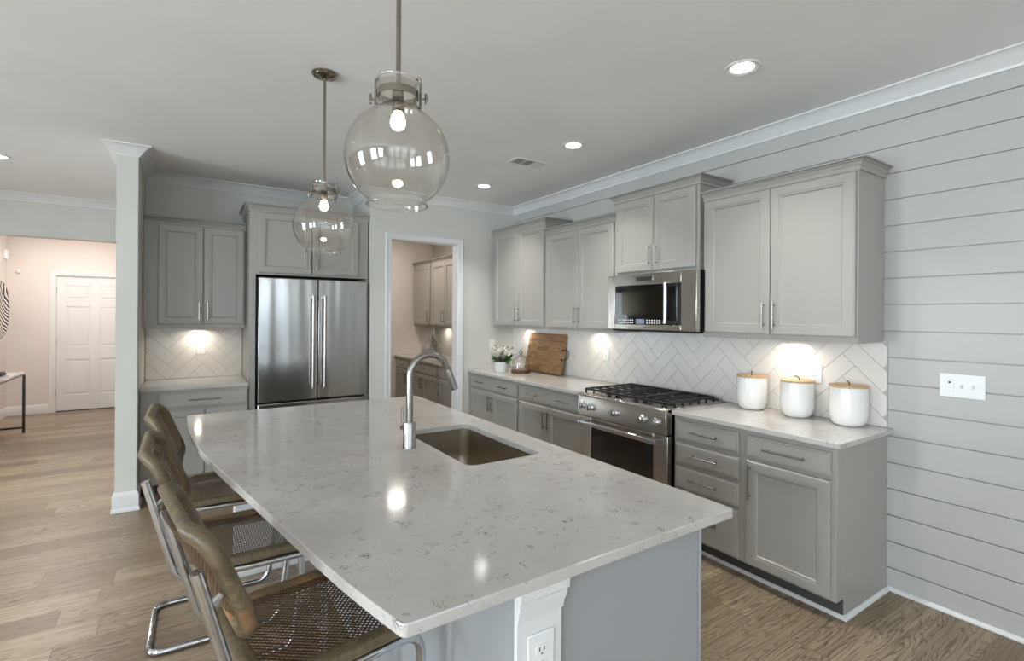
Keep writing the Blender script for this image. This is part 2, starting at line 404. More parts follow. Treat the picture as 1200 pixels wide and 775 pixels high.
CROWN = [(0, H-.083), (.010, H-.083), (.014, H-.070), (.026, H-.058), (.042, H-.036), (.060, H-.022), (.070, H-.016), (.078, H-.012), (.086, H-.010), (.086, H-.0005), (0, H-.0005)]
tn = 0
def trim(path, prof, label, mat='trim', **kw):
    global tn; tn += 1
    return struct(MB().sweep(path, prof, **kw).build('trim_%d' % tn, M[mat], ang=25), label, 'trim')
trim([(WX0, YBEAM), (WX0, WY), (WX1, WY), (WX1, YF), (XR, YF), (XR, YP), (0, YP), (0, YB)], CROWN, 'white crown molding around the kitchen ceiling')
trim([(XL, YBEAM), (WX0, YBEAM)], CROWN, 'white crown molding along the header beam')
BASE = [(0, 0), (.016, 0), (.016, .10), (.011, .118), (.006, .13), (0, .135)]
BASEQ = [(0, 0), (.030, 0), (.029, .008), (.024, .016), (.016, .02), (.016, .10), (.011, .118), (.006, .13), (0, .135)]
QR = [(0, 0), (.019, 0), (.018, .008), (.012, .015), (.004, .019), (0, .019)]
def base(name, path, prof, label): return struct(MB().sweep(path, prof).build(name, M['trim'], ang=25), label, 'baseboard')
base('baseboard_wing', [(WX0, YF), (WX0, WY), (WX1, WY), (WX1, 5.06)], [(0, 0), (.024, 0), (.022, .02), (.016, .03), (.016, .12), (.010, .14), (.004, .15), (0, .15)], 'white baseboard around the wing wall end')
base('baseboard_right', [(0, 1.184), (0, YB)], QR, 'thin white quarter round along the shiplap wall')
base('baseboard_front', [(XD, YD), (DA-.075, YD)], BASE, 'white baseboard beside the front door')
base('baseboard_foyer', [(XD, YBEAM+.16), (XD, YD)], BASE, 'white baseboard of the left foyer wall')
base('baseboard_pantry', [(XR, YP), (DX0-.055, YP)], BASE, 'white baseboard left of the pantry doorway')
CAS = [(0, 0), (.055, 0), (.055, -.018), (.048, -.022), (.040, -.018), (.012, -.012), (.004, -.014), (0, -.010)]
def casing(x0, x1, z1, yw, w=.055, label=''):
    global tn; tn += 1
    pr = [(o*w/.055, d) for o, d in CAS]
    mb = MB().sweep([(x1, 0), (x1, z1), (x0, z1), (x0, 0)], pr, mp=lambda a, b, c: (a, yw+c, b))
    return struct(mb.build('trim_%d' % tn, M['trim'], ang=25), label, 'trim')
casing(DX0+.01, DX1-.01, DZ-.01, YP, .062, 'white casing around the pantry doorway')
struct(MB().box(DX0, DX0+.014, YP-.001, YP+.125, 0, DZ).box(DX1-.014, DX1, YP-.001, YP+.125, 0, DZ).box(DX0, DX1, YP-.001, YP+.125, DZ-.014, DZ).build('trim_%d' % 90, M['trim']), 'white jamb lining of the pantry doorway', 'trim')
casing(DA-.005, DB+.005, 2.10, YD, .075, 'white casing around the front door')

# front door (six panel)
t = struct(thing('door_1', None, None, (DA, YD, 0)), 'white six panel front door in the foyer', 'door')
wd = DB-DA; mb = MB().box(0, wd, .035, .075, .012, 2.095)
rows = [(.25, .80), (1.00, 1.62), (1.74, 1.95)]
def rails(x0, x1, z0, z1): mb.box(x0, x1, .027, .036, z0, z1)
xc = [(.115, .40), (.515, .80)]
rails(0, .115, .012, 2.095); rails(.40, .515, .012, 2.095); rails(.80, wd, .012, 2.095)
zz = [.012] + [q for w in rows for q in w] + [2.095]
for i in range(0, len(zz), 2):
    for a, b in xc: rails(a, b, zz[i], zz[i+1])
for a, b in xc:
    for c, d in rows: mb.box(a+.03, b-.03, .029, .036, c+.03, d-.03)
dd = mb.build('door_leaf', M['trim'], t, bevel=.003)
for z in (.28, 1.07, 1.86): MB().cyl((-.004, .026, z-.045), (-.004, .026, z+.045), .008, 10).build('hinge', M['nickel'], dd)
MB().cyl((wd-.07, .036, .96), (wd-.07, -.02, .96), .012, 12).sphere((wd-.07, -.03, .96), .028, 14).build('door_knob', M['nickel'], dd)
MB().box(-.01, wd+.01, .02, .09, 0, .012).build('threshold', M['dark'], t)

# ------------------------------------------------------------------ cabinets
def ringpanel(x0, x1, z0, z1, yb, prof):
    """flat slab with moulded face; prof = [(inset, proud depth)] from rim to centre; faces -y"""
    mb = MB(); n = len(prof)
    vs = [(x0, yb, z0), (x1, yb, z0), (x1, yb, z1), (x0, yb, z1)]
    for i, d in prof: vs += [(x0+i, yb-d, z0+i), (x1-i, yb-d, z0+i), (x1-i, yb-d, z1-i), (x0+i, yb-d, z1-i)]
    fs = [(3, 2, 1, 0)]
    for k in range(n):
        for c in range(4): l = (c+1) % 4; fs.append((k*4+c, k*4+l, (k+1)*4+l, (k+1)*4+c))
    fs.append(tuple(n*4+c for c in range(4)))
    return mb.add(vs, fs)
DOORP = [(0, .014), (.003, .018), (.005, .018), (.008, .0215), (.050, .0215), (.052, .0175), (.058, .0185), (.061, .0185), (.068, .009), (.073, .009)]
DRAWP = [(0, .012), (.003, .016), (.010, .016), (.0125, .0205), (.016, .0205)]
def pull_bar(kind, a, b, L, yf):
    mb = MB(); off = .030; r_ = .0055
    if kind == 'v': e0, e1 = (a, yf-off, b-L/2), (a, yf-off, b+L/2); q = [(a, b-L/2+.02), (a, b+L/2-.02)]
    else: e0, e1 = (a-L/2, yf-off, b), (a+L/2, yf-off, b); q = [(a-L/2+.02, b), (a+L/2-.02, b)]
    mb.cyl(e0, e1, r_, 10)
    for x, z in q: mb.cyl((x, yf+.002, z), (x, yf-off, z), .0045, 8)
    return mb
CABC = [(0, -.006), (.010, -.006), (.010, .004), (.005, .007), (.008, .016), (.020, .026), (.024, .034), (.019, .037), (.030, .042), (.034, .046), (.030, .048), (.044, .050), (.045, .057), (0, .057)]
def cabinet(name, label, cat, loc, rz, w, z0, z1, d, doors=(), drawers=(), crown=None, group=None, toe=False, mat='cab', side=None):
    t = thing(name, label, cat, loc, rz, group); Mx = M[mat]; yf = -d
    mb = MB()
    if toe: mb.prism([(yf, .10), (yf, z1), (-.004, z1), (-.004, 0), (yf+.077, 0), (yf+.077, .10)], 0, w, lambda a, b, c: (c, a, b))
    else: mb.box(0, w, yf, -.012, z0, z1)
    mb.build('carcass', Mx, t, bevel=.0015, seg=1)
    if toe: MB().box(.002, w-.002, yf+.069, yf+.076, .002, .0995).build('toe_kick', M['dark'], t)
    for x0, x1, a, b, h in doors:
        o = ringpanel(x0, x1, a, b, yf-.002, DOORP).build('door', Mx, t, ang=20)
        if h:
            hx = x1-.03 if h[0] == 'R' else x0+.03
            hz = {'b': a+.04+.08, 't': b-.04-.08}[h[1]]
            pull_bar('v', hx, hz, h[2] if len(h) > 2 else .16, yf-.0225).build('handle', M['nickel'], o)
    for x0, x1, a, b, hs in drawers:
        o = ringpanel(x0, x1, a, b, yf-.002, DRAWP).build('drawer', Mx, t, ang=20)
        for hx, L in hs: pull_bar('h', hx, (a+b)/2, L, yf-.0225).build('handle', M['nickel'], o)
    if crown:
        path = [(0, -.012), (0, yf), (w, yf), (w, -.012)]
        if 'l' not in crown: path = path[1:]
        if 'r' not in crown: path = path[:-1]
        c = MB().sweep(path, [(o, z1+z) for o, z in CABC]); c.build('crown_molding', Mx, t, ang=25)
    return t
RZ = -PI/2            # right wall run: local x runs toward the camera
def rloc(y): return (0, y, 0)
UG = 'grey wall cabinets above the range counter'; BG = 'grey base cabinets under the range counter'
TB = 1.40
# wall cabinets
cabinet('wall_cabinet', 'tall grey two-door wall cabinet in the corner beside the pantry wall', 'cabinet', rloc(4.985), RZ, .995, TB, 2.462, .33,
        [(.045, .525, 1.425, 2.452, ('R', 'b')), (.53, .985, 1.425, 2.452, ('L', 'b'))], crown='r', group=UG)
cabinet('wall_cabinet', 'lower-topped grey two-door wall cabinet left of the microwave', 'cabinet', rloc(3.985), RZ, .975, TB, 2.340, .33,
        [(.055, .505, 1.425, 2.328, ('R', 'b')), (.51, .962, 1.425, 2.328, ('L', 'b'))], crown='f', group=UG)
cabinet('wall_cabinet', 'raised grey two-door wall cabinet directly above the microwave', 'cabinet', rloc(3.008), RZ, .820, 1.866, 2.475, .345,
        [(.042, .423, 1.888, 2.462, ('R', 'b')), (.428, .797, 1.888, 2.462, ('L', 'b'))], crown='lr', group=UG)
cabinet('wall_cabinet', 'large grey two-door wall cabinet above the white canisters', 'cabinet', rloc(2.165), RZ, .955, TB, 2.340, .33,
        [(.025, .478, 1.432, 2.330, ('R', 'b')), (.483, .945, 1.432, 2.330, ('L', 'b'))], crown='r', group=UG)
# base cabinets
cabinet('base_cabinet', 'grey base cabinet with one wide drawer at the pantry wall end', 'cabinet', rloc(5.045), RZ, 1.005, 0, .883, .60,
        [(.035, .505, .113, .712, ('R', 't')), (.51, .985, .113, .712, ('L', 't'))], [(.035, .985, .733, .862, [(.27, .17), (.75, .17)])], group=BG, toe=True)
cabinet('base_cabinet', 'grey base cabinet with one wide drawer just left of the range', 'cabinet', rloc(4.04), RZ, .955, 0, .883, .60,
        [(.025, .475, .113, .712, ('R', 't')), (.48, .935, .113, .712, ('L', 't'))], [(.025, .935, .733, .862, [(.25, .18), (.71, .18)])], group=BG, toe=True)
cabinet('base_cabinet', 'grey base cabinet with a stack of four drawers beside the range', 'cabinet', rloc(2.185), RZ, .495, 0, .883, .60,
        [], [(.02, .47, .733, .856, [(.245, .2)]), (.02, .47, .578, .710, [(.245, .2)]), (.02, .47, .417, .556, [(.245, .2)]), (.02, .47, .113, .398, [(.245, .2)])], group=BG, toe=True)
cabinet('base_cabinet', 'grey base cabinet with one drawer over one door at the open end of the run', 'cabinet', rloc(1.69), RZ, .50, 0, .883, .60,
        [(.025, .475, .113, .712, ('L', 't', .2))], [(.025, .475, .733, .856, [(.25, .23)])], group=BG, toe=True)
base('baseboard_cabinets', [(-.527, 5.04), (-.527, 3.09)], QR, 'grey shoe strip under the base cabinets')
base('baseboard_cabinet_end', [(-.525, 2.17), (-.525, 1.188), (-.02, 1.188)], QR, 'shoe molding around the end base cabinet')
# counters
def counter(x0, x1, y0, y1, label):
    return tag(MB().box(x0, x1, y0, y1, .884, .914).build('countertop', M['quartz'], bevel=.003), label, 'countertop')
counter(-.632, 0, 3.082, YP, 'white quartz counter between the pantry wall and the range')
counter(-.632, 0, 1.162, 2.186, 'short white quartz counter carrying the three canisters')

# left run against the fridge wall
cabinet('wall_cabinet', 'grey two-door wall cabinet left of the refrigerator', 'cabinet', (-3.656, YF, 0), 0, .79, TB+.005, 2.335, .33,
        [(.105, .443, 1.437, 2.325, ('R', 'b')), (.448, .775, 1.437, 2.325, ('L', 'b'))], crown='f')
cabinet('base_cabinet', 'grey base cabinet below the small counter left of the refrigerator', 'cabinet', (-3.656, YF, 0), 0, .79, 0, .883, .61,
        [(.12, .453, .113, .712, ('R', 't')), (.458, .785, .113, .712, ('L', 't'))], [(.12, .785, .733, .858, [(.455, .24)])], toe=True)
counter(-3.656, -2.866, 5.065, YF, 'small white quartz counter left of the refrigerator')
# refrigerator surround
t = cabinet('wall_cabinet', 'grey cabinet over the refrigerator with its tall side panels', 'cabinet', (-2.862, YF, 0), 0, 1.082, 1.90, 2.49, .60,
            [(.07, .535, 1.915, 2.472, ('R', 'b')), (.54, .982, 1.915, 2.472, ('L', 'b'))], crown='l')
MB().box(0, .052, -.60, -.004, 0, 1.90).build('side_panel', M['cab'], t, bevel=.0015)
MB().box(1.068, 1.088, -.60, -.004, 0, 1.90).build('side_panel', M['cab'], t, bevel=.0015)
# refrigerator
def fridge():
    t = thing('refrigerator', 'stainless steel french door refrigerator', 'refrigerator', (-2.80, YF, 0))
    w = 1.005
    MB().box(.004, w-.004, -.56, -.02, .02, 1.875).build('cabinet_body', M['black'], t)
    for a, b in ((.008, w/2+.022), (w/2+.028, w-.002)):
        d = MB().box(a, b, -.645, -.57, .72, 1.872).build('door', M['steel'], t, bevel=.008, seg=3)
        hx = b-.05 if a < .1 else a+.05
        h = MB().tube([(hx, -.705, .83), (hx, -.705, 1.715)], .014, 14)
        for z in (.845, 1.70): h.box(hx-.014, hx+.014, -.712, -.645, z-.016, z+.016)
        h.build('handle', M['nickel'], d, bevel=.002)
    d = MB().box(.008, w-.002, -.645, -.57, .10, .705).build('freezer_drawer', M['steel'], t, bevel=.008, seg=3)
    h = MB().cyl((.12, -.705, .60), (w-.12, -.705, .60), .014, 14)
    for x in (.14, w-.14): h.box(x-.016, x+.016, -.712, -.645, .586, .614)
    h.build('handle', M['nickel'], d, bevel=.002)
    MB().box(.01, w-.01, -.56, -.50, 0, .10).build('kick_grille', M['black'], t)
fridge()

# ------------------------------------------------------------------ herringbone backsplashes
def clip(poly, x0, x1, y0, y1):
    def cut(P, ins, inter):
        out = []
        for i in range(len(P)):
            a, b = P[i], P[(i+1) % len(P)]
            if ins(a):
                out.append(a)
                if not ins(b): out.append(inter(a, b))
            elif ins(b): out.append(inter(a, b))
        return out
    def ix(v): return lambda a, b: (v, a[1]+(b[1]-a[1])*(v-a[0])/(b[0]-a[0]))
    def iy(v): return lambda a, b: (a[0]+(b[0]-a[0])*(v-a[1])/(b[1]-a[1]), v)
    for f, g in ((lambda p: p[0] >= x0, ix(x0)), (lambda p: p[0] <= x1, ix(x1)), (lambda p: p[1] >= y0, iy(y0)), (lambda p: p[1] <= y1, iy(y1))):
        if len(poly) < 3: return []
        poly = cut(poly, f, g)
    return poly
def herring(name, label, w, z0, z1, mp, L=.30, T=.10, off=(0, 0)):
    t = struct(thing(name, None, None), label, 'backsplash')
    mb = MB(); g = .0016; c = math.cos(PI/4); n = 60
    for band in range(-8, 9):
        for k in range(-n, n):
            for kind in (0, 1):
                if kind == 0: r_ = (k*T+band*2*L, k*T+band*2*L+L, k*T, (k+1)*T)
                else: r_ = (k*T+L+band*2*L, k*T+L+T+band*2*L, (k+1)*T-L, (k+1)*T)
                a, b, cc, d = r_[0]+g, r_[1]-g, r_[2]+g, r_[3]-g
                P = [((x-y)*c+off[0], (x+y)*c+off[1]) for x, y in ((a, cc), (b, cc), (b, d), (a, d))]
                if max(p[0] for p in P) < 0 or min(p[0] for p in P) > w or max(p[1] for p in P) < z0 or min(p[1] for p in P) > z1: continue
                P = clip(P, .003, w-.003, z0+.002, z1-.002)
                if len(P) >= 3:
                    ar = abs(sum(P[i][0]*P[(i+1) % len(P)][1]-P[(i+1) % len(P)][0]*P[i][1] for i in range(len(P))))/2
                    if ar > 2e-5: mb.prism(P, .005, .009, mp)
    mb.build('tiles', M['tile'], t, bevel=.0011, seg=2)
    q = MB(); q.prism([(0, z0), (w, z0), (w, z1), (0, z1)], .0005, .0065, mp); q.build('grout', M['grout'], t)
    return t
herring('trim_backsplash', 'white herringbone tile backsplash behind the range counter', YP-1.19, .915, TB+.012, lambda a, b, c: (-c, YP-a, b), off=(.1, .05))
herring('trim_backsplash', 'white herringbone tile backsplash left of the refrigerator', .79, .915, TB+.012, lambda a, b, c: (-3.656+a, YF-c, b), off=(.24, .13))

# ------------------------------------------------------------------ range
def kitchen_range():
    t = thing('gas_range', 'stainless steel gas range with black grates and five knobs', 'range', (0, 3.075, 0), RZ)
    w = .88; S = M['rangesteel']
    MB().box(0, w, -.615, -.02, .02, .895).build('range_body', M['black'], t)
    MB().box(0, w, -.66, -.02, .893, .921).box(.02, w-.02, -.06, -.02, .92, .935).build('cooktop', S, t, bevel=.004)
    # control panel, slightly sloped
    pr = [(-.615, .745), (-.676, .745), (-.678, .893), (-.668, .912), (-.655, .916), (-.615, .916)]
    MB().prism(pr, 0, w, lambda a, b, c: (c, a, b)).build('control_panel', S, t, bevel=.003)
    for y in (3.025, 2.925, 2.665, 2.40, 2.285):
        x = 3.075-y; z = .822; y0 = -.676
        k = MB().lathe([(.001, 0), (.029, 0), (.030, -.006), (.026, -.012), (.023, -.016), (.022, -.036), (.019, -.041), (.001, -.042)], (x, y0, z), 20, 'y')
        k.box(x-.005, x+.005, y0-.048, y0-.012, z-.024, z+.024)
        k.build('knob', M['chrome'], t, ang=30)
    # oven door
    d = MB()
    zb, zt, yb, yf = .17, .735, -.615, -.655
    for q in ((.004, .125, zb, zt), (w-.125, w-.004, zb, zt), (.125, w-.125, .655, zt), (.125, w-.125, zb, .26)): d.box(q[0], q[1], yb, yf, q[2], q[3])
    d = d.build('oven_door', S, t, bevel=.003)
    MB().box(.12, w-.12, yb, yf+.006, .255, .66).build('oven_window', M['ovenglass'], d)
    h = MB().cyl((.05, -.715, .70), (w-.05, -.715, .70), .014, 14)
    for x in (.062, w-.062): h.box(x-.013, x+.013, -.728, -.655, .684, .712)
    h.build('handle', M['chrome'], d, bevel=.003)
    MB().box(.004, w-.004, -.652, -.615, .03, .16).build('storage_drawer', S, t, bevel=.003)
    # burners and grates
    for (x, y, rr) in ((.16, -.20, .045), (.16, -.47, .055), (.44, -.33, .06), (.72, -.20, .045), (.72, -.47, .055)):
        MB().lathe([(.001, .020), (rr*.8, .020), (rr*.85, .014), (rr, .012), (rr, 0), (.001, 0)], (x, y, .921), 20).build('burner', M['iron'], t)
    for k in range(3):
        x0 = .03+k*.275; x1 = x0+.268; g = MB()
        za, zb_ = .941, .957
        for x in (x0, x1-.014): g.box(x, x+.014, -.635, -.10, za, zb_)
        for y in (-.635, -.114): g.box(x0, x1, y, y+.014, za, zb_)
        for j in range(1, 6): y = -.635+j*.087; g.box(x0, x1, y, y+.009, za+.004, zb_)
        g.box(x0+.129, x0+.138, -.635, -.10, za+.004, zb_)
        for j in range(7):
            y = -.635+j*.0868
            for x in (x0, x1-.014): g.box(x, x+.014, y, y+.014, .921, za)
        g.build('grate', M['iron'], t, bevel=.003)
kitchen_range()

# microwave
def microwave():
    t = thing('microwave_oven', 'stainless steel over-range microwave with a black glass window', 'microwave', (0, 3.002, 1.42), RZ)
    w = .852; S = M['rangesteel']; z0, z1 = .015, .446
    MB().box(.004, w-.004, -.385, -.012, .012, z1).build('case', M['black'], t)
    d = MB(); y0, y1 = -.385, -.425
    d.box(0, .075, y0, y1, z0, z1); d.box(w-.13, w, y0, y1, z0, z1); d.box(.075, w-.13, y0, y1, z1-.088, z1); d.box(.075, w-.13, y0, y1, z0, z0+.04)
    d = d.build('door', S, t, bevel=.004)
    MB().box(.07, w-.125, y0, y1+.006, z0+.035, z1-.08).build('door_glass', M['ovenglass'], d)
    MB().box(.15, .56, y1+.004, y1+.0062, z0+.115, z1-.135).build('window_screen', metal('perforated screen', (78, 74, 64), .16), d)
    MB().box(.30, .385, y1+.003, y1+.0055, z0+.045, z0+.082).build('clock_display', M['display'], d)
    b = MB()
    for i in range(7):
        for j in range(2): b.box(.115+i*.024, .127+i*.024, y1+.004, y1+.0056, z0+.048+j*.020, z0+.057+j*.020)
    b.build('key_legend', M['plastic'], d); b = MB()
    for i in range(6):
        for j in range(2): b.box(.405+i*.024, .417+i*.024, y1+.004, y1+.0056, z0+.048+j*.020, z0+.057+j*.020)
    b.build('key_legend', M['plastic'], d)
    h = MB().cyl((.625, -.475, z0+.05), (.625, -.475, z1-.085), .013, 14)
    for z in (z0+.062, z1-.097): h.box(.612, .638, -.486, -.418, z-.014, z+.014)
    h.build('handle', M['chrome'], d, bevel=.002)
    MB().box(.30, .47, y1-.003, y1+.002, z1-.058, z1-.022).build('badge', M['chrome'], d, bevel=.001)
    cu = bpy.data.curves.new('lettering', 'FONT'); cu.body = 'KitchenAid'; cu.size = .030; cu.extrude = .0006; cu.align_x = 'CENTER'; cu.align_y = 'CENTER'
    tmp = bpy.data.objects.new('tmp', cu); COL.objects.link(tmp)
    me = bpy.data.meshes.new_from_object(tmp.evaluated_get(bpy.context.evaluated_depsgraph_get())); bpy.data.objects.remove(tmp)
    me.materials.clear(); me.materials.append(M['slot'])
    o = bpy.data.objects.new('badge_lettering', me); COL.objects.link(o); o.parent = d; o.location = (.385, y1-.0036, z1-.040); o.rotation_euler = (PI/2, 0, 0)
    MB().box(.03, w-.03, -.40, -.05, .0, .016).build('vent_grille', M['slot'], t)
microwave()

# ------------------------------------------------------------------ island
IX0, IX1, IY0, IY1 = -2.68, -1.965, .995, 3.56
def island():
    t = thing('kitchen_island', 'grey kitchen island body with white corner pilaster and outlet', 'island', (0, 0, 0))
    mb = MB().box(IX1-.010, IX1, IY0+.012, IY1, 0, .883).box(IX0+.02, IX1-.010, IY1-.02, IY1, 0, .883).box(IX0+.02, IX1-.02, IY0+.012, IY0+.02, 0, .883).box(IX0+.02, IX1-.02, IY0+.02, IY1-.02, .02, .04)
    mb.box(IX0+.02, IX1-.02, 1.74, 1.76, .04, .883).box(IX0+.02, IX1-.02, 2.60, 2.62, .04, .883)
    mb.build('carcass', M['island'], t)
    MB().box(-2.535, IX1-.014, IY0, IY0+.012, 0, .883).build('end_panel', M['island'], t)
    MB().box(IX1-.010, IX1+.002, IY0-.003, IY0+.012, 0, .883).build('corner_stile', M['island'], t, bevel=.002)
    # seating side: panels, pilasters, baseboard
    MB().box(IX0, IX0+.02, IY0+.0005, IY1, .0, .883).build('back_panel', M['island'], t)
    x0, x1, yp = IX0, -2.545, IY0-.014
    mb = MB().box(x0, x1, yp, IY0, 0, .883)
    mb.sweep([(x0, yp), (x1, yp), (x1, IY0)], [(0, .805), (.004, .806), (.005, .822), (.010, .838), (.011, .852), (.015, .858), (.016, .8835), (0, .8835)])
    mb.sweep([(x0, yp), (x1, yp), (x1, IY0)], [(0, 0), (.014, 0), (.014, .10), (.008, .125), (0, .13)])
    mb.build('pilaster', M['trim'], t, bevel=.001, ang=25)
    # return wall carrying the overhang at the far end
    MB().box(-3.10, IX0+.01, 3.28, 3.40, 0, .883).build('support_wall', M['trim'], t, bevel=.002)
    # side away from the seats: doors and drawers under the sink (faces the range)
    x = IX1
    def face(y0, y1, z0, z1, prof, nm, mp=None):
        m2 = ringpanel(y0, y1, z0, z1, 0, prof); m2.v = [(x-b, a, c) for a, b, c in m2.v]
        return m2.build(nm, M['island'], t, ang=20)
    yy = IY0+.03
    for wd_ in (.60, .60, .60, .60):
        face(yy, yy+wd_-.02, .113, .712, DOORP, 'door'); face(yy, yy+wd_-.02, .733, .860, DRAWP, 'drawer'); yy += wd_+.02
    return t
island()
# island top: straight on the range side, bowed on the seating side, sink cut-out
def island_top():
    edge = [(-2.975, .955), (-3.035, 1.216), (-3.104, 1.60), (-3.162, 1.936), (-3.226, 2.295), (-3.288, 2.687), (-3.322, 3.075), (-3.334, 3.429), (-3.335, 3.622)]
    near = Vector((-1.842, .958)); outl = [tuple(near), (-1.852, 3.615)] + [(x, y) for x, y in reversed(edge)]
    # smooth the bow with a Catmull-Rom pass
    bow = []
    E_ = [Vector(p) for p in reversed(edge)]
    for i in range(len(E_)-1):
        p0 = E_[max(i-1, 0)]; p1 = E_[i]; p2 = E_[i+1]; p3 = E_[min(i+2, len(E_)-1)]
        for k in range(5):
            s_ = k/5; bow.append(.5*((2*p1)+(p2-p0)*s_+(2*p0-5*p1+4*p2-p3)*s_*s_+(3*p1-p0-3*p2+p3)*s_**3))
    bow.append(E_[-1])
    ring = fillet([(-2.4, .957, 0)] + [(near.x, near.y, 0), (-1.852, 3.615, 0)] + [(p.x, p.y, 0) for p in bow] + [(-2.4, .9565, 0)], [0, .012, .02, .02]+[0]*(len(bow)-2)+[.02, 0], 4)
    ring = [(p.x, p.y) for p in ring]; ring = [p for i, p in enumerate(ring) if i == 0 or (Vector(p)-Vector(ring[i-1])).length > 1e-4]
    hole = rrect(-2.362, -1.985, 1.815, 2.545, .045, 6)
    bm = bmesh.new()
    def off(poly, d):
        n = len(poly); out = []
        for i in range(n):
            a, b, c = Vector(poly[i-1]), Vector(poly[i]), Vector(poly[(i+1) % n]); d1 = (b-a).normalized(); d2 = (c-b).normalized()
            n1 = Vector((-d1.y, d1.x)); n2 = Vector((-d2.y, d2.x)); q = b+(n1+n2)/(max(.3, 1+n1.dot(n2)))*d; out.append((q.x, q.y))
        return out
    def area2(P): return sum(P[i][0]*P[(i+1) % len(P)][1]-P[(i+1) % len(P)][0]*P[i][1] for i in range(len(P)))
    if area2(ring) < 0: ring.reverse()
    if area2(hole) < 0: hole.reverse()
    def loops(poly, sgn):
        L = []
        for d, z in ((.0035, .914), (.001, .9130), (0, .9105), (0, .8875), (.001, .885), (.0035, .884)):
            L.append([bm.verts.new((x, y, z)) for x, y in off(poly, d*sgn)])
        for A, B in zip(L[:-1], L[1:]):
            for i in range(len(A)): j = (i+1) % len(A); bm.faces.new((A[i], B[i], B[j], A[j]))
        return L
    Lo, Lh = loops(ring, 1), loops(hole, -1)
    for q in (0, -1):
        es = []
        for L in (Lo[q], Lh[q]):
            for i in range(len(L)):
                e = bm.edges.get((L[i], L[(i+1) % len(L)])) or bm.edges.new((L[i], L[(i+1) % len(L)])); es.append(e)
        bmesh.ops.triangle_fill(bm, use_beauty=True, use_dissolve=False, edges=es)
    bmesh.ops.recalc_face_normals(bm, faces=bm.faces)
    me = bpy.data.meshes.new('countertop'); bm.to_mesh(me); bm.free(); me.materials.append(M['quartz'])
    me.polygons.foreach_set('use_smooth', [True]*len(me.polygons)); me.set_sharp_from_angle(angle=math.radians(12))
    o = bpy.data.objects.new('countertop', me); COL.objects.link(o)
    return tag(o, 'large white quartz island countertop with a bowed seating edge', 'countertop')
island_top()
# undermount sink
def sink():
    t = thing('sink', 'undermount stainless steel sink set in the island', 'sink', (0, 0, .66))
    levels = [(-.022, .2235, .06), (-.002, .2235, .05), (-.002, .218, .05), (.0, .10, .05), (.006, .03, .05), (.02, .010, .05), (.045, .003, .04), (.10, 0, .03)]
    mb = MB(); prev = None; vs = []; fs = []; n = 28
    for k, (ins, z, rr) in enumerate(levels):
        P = rrect(-2.362+ins, -1.985-ins, 1.815+ins, 2.545-ins, max(rr, .01), 6); n = len(P); vs += [(x, y, z) for x, y in P]
        if k: fs += [((k-1)*n+i, (k-1)*n+(i+1) % n, k*n+(i+1) % n, k*n+i) for i in range(n)]
    fs.append(tuple((len(levels)-1)*n+i for i in range(n)))
    mb.add(vs, fs).build('basin', M['sinksteel'], t, ang=50)
    MB().lathe([(.001, -.002), (.020, -.002), (.030, .004), (.044, .005), (.045, 0)], (-2.17, 2.28, .0), 24).build('drain', M['chrome'], t)
sink()
def faucet():
    t = thing('faucet', 'brushed nickel gooseneck faucet standing behind the sink', 'faucet', (-2.463, 2.215, .914))
    MB().lathe([(.001, 0), (.031, 0), (.031, .003), (.030, .006), (.030, .118), (.027, .124), (.001, .124)], n=28).build('body', M['nickel'], t)
    R_ = .098; zc = .336
    pts = [(0, 0, .12), (0, 0, zc)] + [(R_-R_*math.cos(a), 0, zc+R_*math.sin(a)) for a in [PI*k/16 for k in range(1, 15)]]
    a = PI*14/16; dx, dz = math.sin(a), math.cos(a); ex = R_-R_*math.cos(a); ez = zc+R_*math.sin(a)
    sp = MB().tube(pts + [(ex+dx*.02, 0, ez+dz*.02)], .0165, 16).build('spout', M['nickel'], t, ang=50)
    MB().tube([(ex+dx*.018, 0, ez+dz*.018), (ex+dx*.024, 0, ez+dz*.024), (ex+dx*.125, 0, ez+dz*.125)], [.0165, .0180, .0172], 16).build('spray_head', M['nickel'], sp)
    h = MB().cyl((0, .02, .085), (-.012, .062, .085), .014, 16).tube([(-.010, .056, .085), (-.011, .058, .115), (-.014, .062, .185)], [.0065, .006, .005], 10)
    h.build('lever', M['nickel'], t)
faucet()

